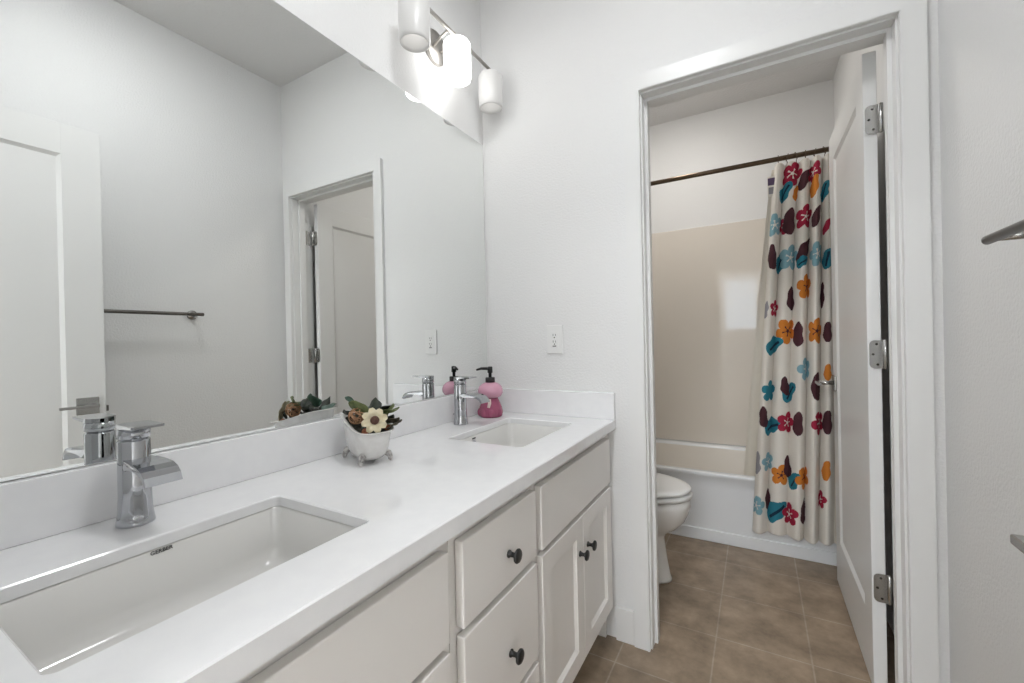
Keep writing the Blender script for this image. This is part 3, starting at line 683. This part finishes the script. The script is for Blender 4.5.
# ------------------------------------------------------------------ toilet
TYC = 0.50
to = thing('toilet', 'white toilet beside the tub, half hidden by the door casing', 'toilet', (0.40, TYC, 0))
def egg(x0, x1, hy, n=40, back=0.6):
    """plan outline: blunt at x0, pointed round at x1"""
    pts = []; xm = x0 + (x1 - x0) * 0.42
    for k in range(n):
        a = 2 * math.pi * k / n; c, s = math.cos(a), math.sin(a)
        x = xm + (x1 - xm) * c if c > 0 else xm + (xm - x0) * math.copysign(abs(c) ** back, c)
        pts.append((x, TYC + hy * (s if c > 0 else math.copysign(abs(s) ** 0.75, s))))
    return pts
secs = [(0.001, .10, .681, .112), (0.012, .10, .681, .112), (0.03, .105, .674, .106), (.10, .11, .662, .098), (.20, .12, .650, .100), (.222, .13, .662, .110), (.25, .15, .704, .135),
        (.29, .16, .742, .160), (.335, .17, .762, .176), (.365, .18, .770, .181), (.394, .18, .770, .181), (.399, .19, .750, .164)]
rings = [[(x, y, zz) for x, y in egg(a, c, hy)] for zz, a, c, hy in secs]
MB().loft(rings).build('bowl', M['toilet'], to)
def plate(x0, x1, hy, z0, z1, e):
    return MB().loft([[(x, y, zz) for x, y in egg(x0 + i, x1 - i, hy - i)] for zz, i in ((z0, e), (z0 + e, 0), (z1 - e, 0), (z1, e), (z1 + 0.003, e * 5))])
plate(0.255, 0.779, 0.188, 0.4075, 0.424, 0.004).build('seat', M['plastic'], to)
plate(0.255, 0.774, 0.185, 0.4315, 0.451, 0.006).build('lid', M['plastic'], to)
MB().box(0.006, 0.205, TYC - 0.215, TYC + 0.215, 0.405, 0.745, 0.025, 4).build('tank', M['toilet'], to)
MB().box(0.003, 0.213, TYC - 0.223, TYC + 0.223, 0.7455, 0.775, 0.01, 3).build('tank_lid', M['toilet'], to)
MB().box(0.2055, 0.222, TYC - 0.185, TYC - 0.165, 0.685, 0.705, 0.004).box(0.215, 0.224, TYC - 0.18, TYC - 0.10, 0.688, 0.702, 0.003).build('flush_lever', M['chrome'], to)

# ------------------------------------------------------------------ bathtub and surround
TY = 1.0; TZT = 0.384
bt = thing('bathtub', 'white alcove bathtub with plain apron behind the toilet', 'bathtub', (W / 2, TY, 0))
rings = []
def TR(x0, x1, y0, y1, r, zz): rings.append([(x, y, zz) for x, y in rrect((x0 + x1) / 2, (y0 + y1) / 2, (x1 - x0) / 2, (y1 - y0) / 2, r, 8)])
xo0, xo1, yo0, yo1 = 0.002, W - 0.002, TY, YT - 0.002
TR(xo0, xo1, yo0 + 0.006, yo1, 0.004, 0.30); TR(xo0, xo1, yo0 + 0.006, yo1, 0.004, TZT - 0.026); TR(xo0, xo1, yo0, yo1, 0.004, TZT - 0.020); TR(xo0, xo1, yo0, yo1, 0.004, TZT - 0.005); TR(xo0 + 0.002, xo1 - 0.002, yo0 + 0.0015, yo1 - 0.002, 0.004, TZT - 0.0015); TR(xo0 + 0.005, xo1 - 0.005, yo0 + 0.005, yo1 - 0.005, 0.004, TZT)
TR(0.085, W - 0.075, TY + 0.045, 1.668, 0.09, TZT); TR(0.093, W - 0.083, TY + 0.051, 1.661, 0.09, TZT - 0.003); TR(0.100, W - 0.088, TY + 0.058, 1.655, 0.09, TZT - 0.014)
MB().loft(rings, (False, False)).build('rim', M['tub'], bt)
rings = rings[-1:]
TR(0.17, W - 0.13, TY + 0.090, 1.585, 0.10, 0.16); TR(0.21, W - 0.16, TY + 0.115, 1.54, 0.11, 0.10); TR(0.30, W - 0.22, TY + 0.20, 1.46, 0.10, 0.085)
MB().loft(rings, (False, True)).build('basin', M['tub_warm_lit'], bt)
MB().box(xo0, xo1, TY + 0.0062, TY + 0.026, 0.02, 0.305).build('apron', M['tub'], bt)
MB().box(xo0, xo1, TY - 0.002, TY + 0.030, 0.001, 0.066, 0.003).build('apron_foot', M['tub'], bt)
ZS = 1.93
su = thing('tub_surround', 'glossy beige wall surround above the bathtub', 'tub surround', (W / 2, YT, TZT))
MB().box(0.016, W - 0.016, YT - 0.0145, YT - 0.0005, TZT + 0.0005, ZS, 0.003).build('back_panel', M['surround'], su)
MB().box(0.0008, 0.015, TY + 0.03, YT - 0.0005, TZT + 0.0005, ZS, 0.003).build('side_panel', M['surround'], su)
MB().box(W - 0.015, W - 0.0008, TY + 0.03, YT - 0.0005, TZT + 0.0005, ZS, 0.003).build('side_panel', M['surround'], su)

# ------------------------------------------------------------------ shower rod, hooks, curtain, liner
RYR, RZ = 0.985, 2.048
rd = thing('shower_rod', 'dark bronze shower curtain rod spanning the tub alcove', 'curtain rod', (W / 2, RYR, RZ))
MB().tube([(0.006, RYR, RZ), (W - 0.006, RYR, RZ)], 0.0125, 18).build('rod', M['bronze'], rd)
for x0, s_ in ((0.0006, 1), (W - 0.0006, -1)):
    pr_ = [(0, 0), (0.030, 0), (0.030, 0.004), (0.017, 0.012), (0.0145, 0.022), (0, 0.022)]
    MB().lathe([(r, s_ * h) for r, h in pr_][::s_], (x0, RYR, RZ), 24, 'x').build('flange', M['bronze'], rd)

ZB, ZTOP = 0.130, 2.012
NF = 6.6
def xl(z_): 
    t_ = (ZTOP - z_) / (ZTOP - ZB); return 1.143 - 0.132 * t_ ** 0.9
XR = 1.476
NX, NZ = 380, 620
MOT = [  # each printed motif on the cloth: x, height, kind (f flower, l leaf), colour, size (m), angle
    (1.217, 1.952, 'f', 'red', 0.062, 0), (1.182, 1.865, 'l', 'teal', 0.055, 60), (1.276, 1.917, 'l', 'plum', 0.06, 65), (1.232, 1.858, 'l', 'orange', 0.04, 90), (1.302, 1.939, 'f', 'red', 0.05, 0), (1.305, 1.870, 'l', 'orange', 0.055, 95),
    (1.344, 1.839, 'l', 'teal', 0.05, 90), (1.137, 1.702, 'f', 'blue', 0.06, 0.5), (1.178, 1.696, 'f', 'red', 0.045, 1), (1.207, 1.716, 'l', 'plum', 0.07, 95), (1.269, 1.728, 'f', 'red', 0.064, 0.3), (1.315, 1.721, 'l', 'plum', 0.056, 85),
    (1.349, 1.665, 'l', 'red', 0.04, 80), (1.127, 1.542, 'l', 'plum', 0.065, 100), (1.157, 1.513, 'l', 'teal', 0.062, 60), (1.201, 1.533, 'f', 'blue', 0.066, 0.2), (1.264, 1.555, 'l', 'plum', 0.075, 62), (1.251, 1.503, 'l', 'teal', 0.04, 30),
    (1.309, 1.535, 'f', 'blue', 0.062, 0.7), (1.347, 1.507, 'l', 'teal', 0.05, 80), (1.264, 1.381, 'f', 'orange', 0.064, 0.4), (1.203, 1.329, 'l', 'plum', 0.062, 95), (1.328, 1.335, 'l', 'plum', 0.064, 85), (1.128, 1.281, 'f', 'red', 0.045, 0.2),
    (1.091, 1.275, 'l', 'grey', 0.045, 80), (1.182, 1.165, 'f', 'orange', 0.066, 0.9), (1.226, 1.149, 'l', 'plum', 0.062, 90), (1.300, 1.162, 'f', 'orange', 0.066, 0.1), (1.122, 1.091, 'l', 'teal', 0.068, 25), (1.345, 1.156, 'l', 'plum', 0.05, 90),
    (1.254, 0.976, 'f', 'blue', 0.058, 0.6), (1.100, 0.861, 'f', 'teal', 0.056, 0.3), (1.189, 0.855, 'l', 'teal', 0.06, 50), (1.172, 0.889, 'l', 'plum', 0.05, 105), (1.300, 0.894, 'l', 'plum', 0.07, 95), (1.342, 0.963, 'l', 'orange', 0.04, 90),
    (1.106, 0.678, 'l', 'teal', 0.066, 20), (1.075, 0.732, 'l', 'plum', 0.055, 100), (1.173, 0.704, 'f', 'red', 0.056, 0.1), (1.219, 0.707, 'l', 'plum', 0.06, 90), (1.303, 0.715, 'f', 'red', 0.06, 0.8), (1.337, 0.722, 'l', 'plum', 0.058, 90),
    (1.086, 0.497, 'f', 'blue', 0.05, 0.5), (1.144, 0.438, 'f', 'orange', 0.055, 0.2), (1.175, 0.478, 'l', 'plum', 0.062, 105), (1.196, 0.416, 'l', 'teal', 0.05, 60), (1.238, 0.437, 'f', 'orange', 0.06, 0.9), (1.039, 0.491, 'l', 'grey', 0.06, 88),
    (1.085, 0.299, 'l', 'plum', 0.06, 105), (1.120, 0.247, 'l', 'teal', 0.07, 45), (1.175, 0.242, 'f', 'red', 0.058, 0.4), (1.235, 0.268, 'l', 'plum', 0.066, 90), (1.031, 0.272, 'f', 'blue', 0.05, 0.2), (1.305, 0.339, 'f', 'red', 0.045, 0.2),
    (1.327, 0.488, 'l', 'orange', 0.05, 85)]
ii, jj = np.meshgrid(np.arange(NX + 1), np.arange(NZ + 1))
ss, tt = ii / NX, jj / NZ
zz = ZTOP - tt * (ZTOP - ZB)
xlz = 1.143 - 0.132 * ((ZTOP - zz) / (ZTOP - ZB)) ** 0.9
ph = 2 * np.pi * NF * (ss + 0.016 * np.sin(9 * ss + 1)) + 0.5 * np.sin(3 * tt + 4 * ss)
depth = (0.030 + 0.028 * np.minimum(1, tt * 4)) * (1 + 0.25 * np.sin(11 * ss + 2))
xx = xlz + ss * (XR - xlz)
fold = (np.sin(ph / 2) ** 2 + 0.006) ** 0.36                 # broad rounded fronts, narrow creases behind
yy = 0.990 - 0.016 * np.minimum(1, tt * 1.5) - depth * fold
zz2 = zz + 0.012 * (np.abs(np.sin(ph / 2)) - 0.5) * (1 - np.minimum(1, tt * 12))
V = np.stack([xx, yy, zz2], -1).reshape(-1, 3)
me = bpy.data.meshes.new('shower_curtain')
a = (jj[:-1, :-1] * (NX + 1) + ii[:-1, :-1]).reshape(-1)
Fq = np.stack([a, a + 1, a + NX + 2, a + NX + 1], -1)
me.from_pydata(V.tolist(), [], Fq.tolist())
names = ['cream', 'red', 'orange', 'teal', 'blue', 'plum', 'grey', 'white', 'dark teal']
for n in names: me.materials.append(cloth[n])
cx_ = (xx[:-1, :-1] + xx[1:, 1:]).reshape(-1) / 2; cz_ = (zz[:-1, :-1] + zz[1:, 1:]).reshape(-1) / 2
seg = np.hypot(np.diff(xx, axis=1), np.diff(yy, axis=1))
arc = np.concatenate([np.zeros((NZ + 1, 1)), np.cumsum(seg, 1)], 1)          # length along the cloth
ca_ = ((arc[:-1, :-1] + arc[1:, 1:]) / 2).reshape(-1)
idx = np.zeros(len(a), np.int32)
for px, pz, kind, c, size, ang in MOT:
    row = int(np.clip((ZTOP - pz) / (ZTOP - ZB) * NZ, 0, NZ)); a0 = np.interp(px, np.maximum.accumulate(xx[row]), arc[row])
    dx, dz = ca_ - a0, cz_ - pz
    r = np.hypot(dx, dz); th = np.arctan2(dz, dx)
    if kind == 'f':
        m = r < size * (0.58 + 0.42 * np.abs(np.cos(2.5 * (th - ang))) ** 0.7)
        idx[m] = names.index(c)
        star = (r < size * 0.42) & (np.abs(np.cos(2.5 * (th - ang))) > 0.93) | (r < size * 0.13)
        if c != 'teal': idx[star] = names.index('white' if c == 'red' else ('plum' if c == 'orange' else 'cream'))
    else:
        t_ = math.radians(ang); e = dx * math.cos(t_) + dz * math.sin(t_); f = -dx * math.sin(t_) + dz * math.cos(t_)
        wdt = size * (0.46 if c != 'teal' else 0.62)
        m = (np.abs(e) < size) & (np.abs(f - 0.12 * size * np.cos(e / size * 1.5)) < wdt * np.sqrt(np.clip(1 - (e / size) ** 2, 0, 1)) * (1 - 0.25 * e / size) * (1 + 0.12 * np.sin(6.0 * e / size + 40 * px)))
        idx[m] = names.index(c)
        if c == 'teal': idx[m & (np.abs(f) < 0.16 * wdt) & (np.abs(e) < 0.7 * size)] = names.index('dark teal')
me.polygons.foreach_set('material_index', idx); me.polygons.foreach_set('use_smooth', [True] * len(idx))
cu = bpy.data.objects.new('shower_curtain', me); COL.objects.link(cu)
cu.modifiers.new('cloth', 'SOLIDIFY').thickness = 0.0012
tag(cu, 'cream shower curtain printed with red, orange and blue flowers', 'shower curtain')
# care label at the top left edge
MB().box(1.110, 1.141, 0.958, 0.959, 1.912, 1.949).build('care_label', M['label_purple'], cu)
MB().box(1.113, 1.141, 0.958, 0.959, 1.868, 1.902).build('care_label', cloth['grey'], cu)
MB().box(1.108, 1.1415, 0.9592, 0.9600, 1.855, 1.958).build('label_ribbon', cloth['white'], cu)
# clear liner hanging inside the tub
def liner(u, v):
    z_ = 2.008 - v * 1.70; x0 = 1.130 - 0.165 * v ** 0.9
    x = x0 + u * (1.44 - x0); return (x, 1.012 + 0.022 * u * 0 + 0.115 * v ** 1.3 + (0.006 + 0.010 * v) * math.sin(26 * u + 1.0), z_)
lo = MB().grid(liner, 90, 60).build('shower_liner', M['liner'])
lo.modifiers.new('sheet', 'SOLIDIFY').thickness = 0.0006
tag(lo, 'plain cream liner hanging inside the tub behind the flowered curtain', 'shower liner')
# hooks
order = ['leftmost', 'second', 'third', 'fourth', 'fifth', 'sixth', 'seventh', 'eighth']
for k in range(8):
    x = 1.158 + 0.0385 * k
    b = MB(); pts = []
    tl = 0.006 * math.sin(k * 2.1)
    for i in range(15):
        a_ = math.radians(-60 + 300 * i / 14); pts.append((x + tl * math.sin(a_), RYR + 0.0165 * math.cos(a_), RZ + 0.0165 * math.sin(a_)))
    pts += [(x, RYR - 0.006, RZ - 0.026), (x, RYR - 0.003, RZ - 0.040), (x, RYR + 0.006, RZ - 0.044)]
    b.tube(pts, 0.0017, 8)
    lab = 'bronze curtain hook, leftmost on the shower rod' if k == 0 else f'bronze curtain hook, {order[k]} from the left on the shower rod'
    tag(b.build('curtain_hook', M['bronze']), lab, 'curtain hook', 'curtain hooks on the shower rod')
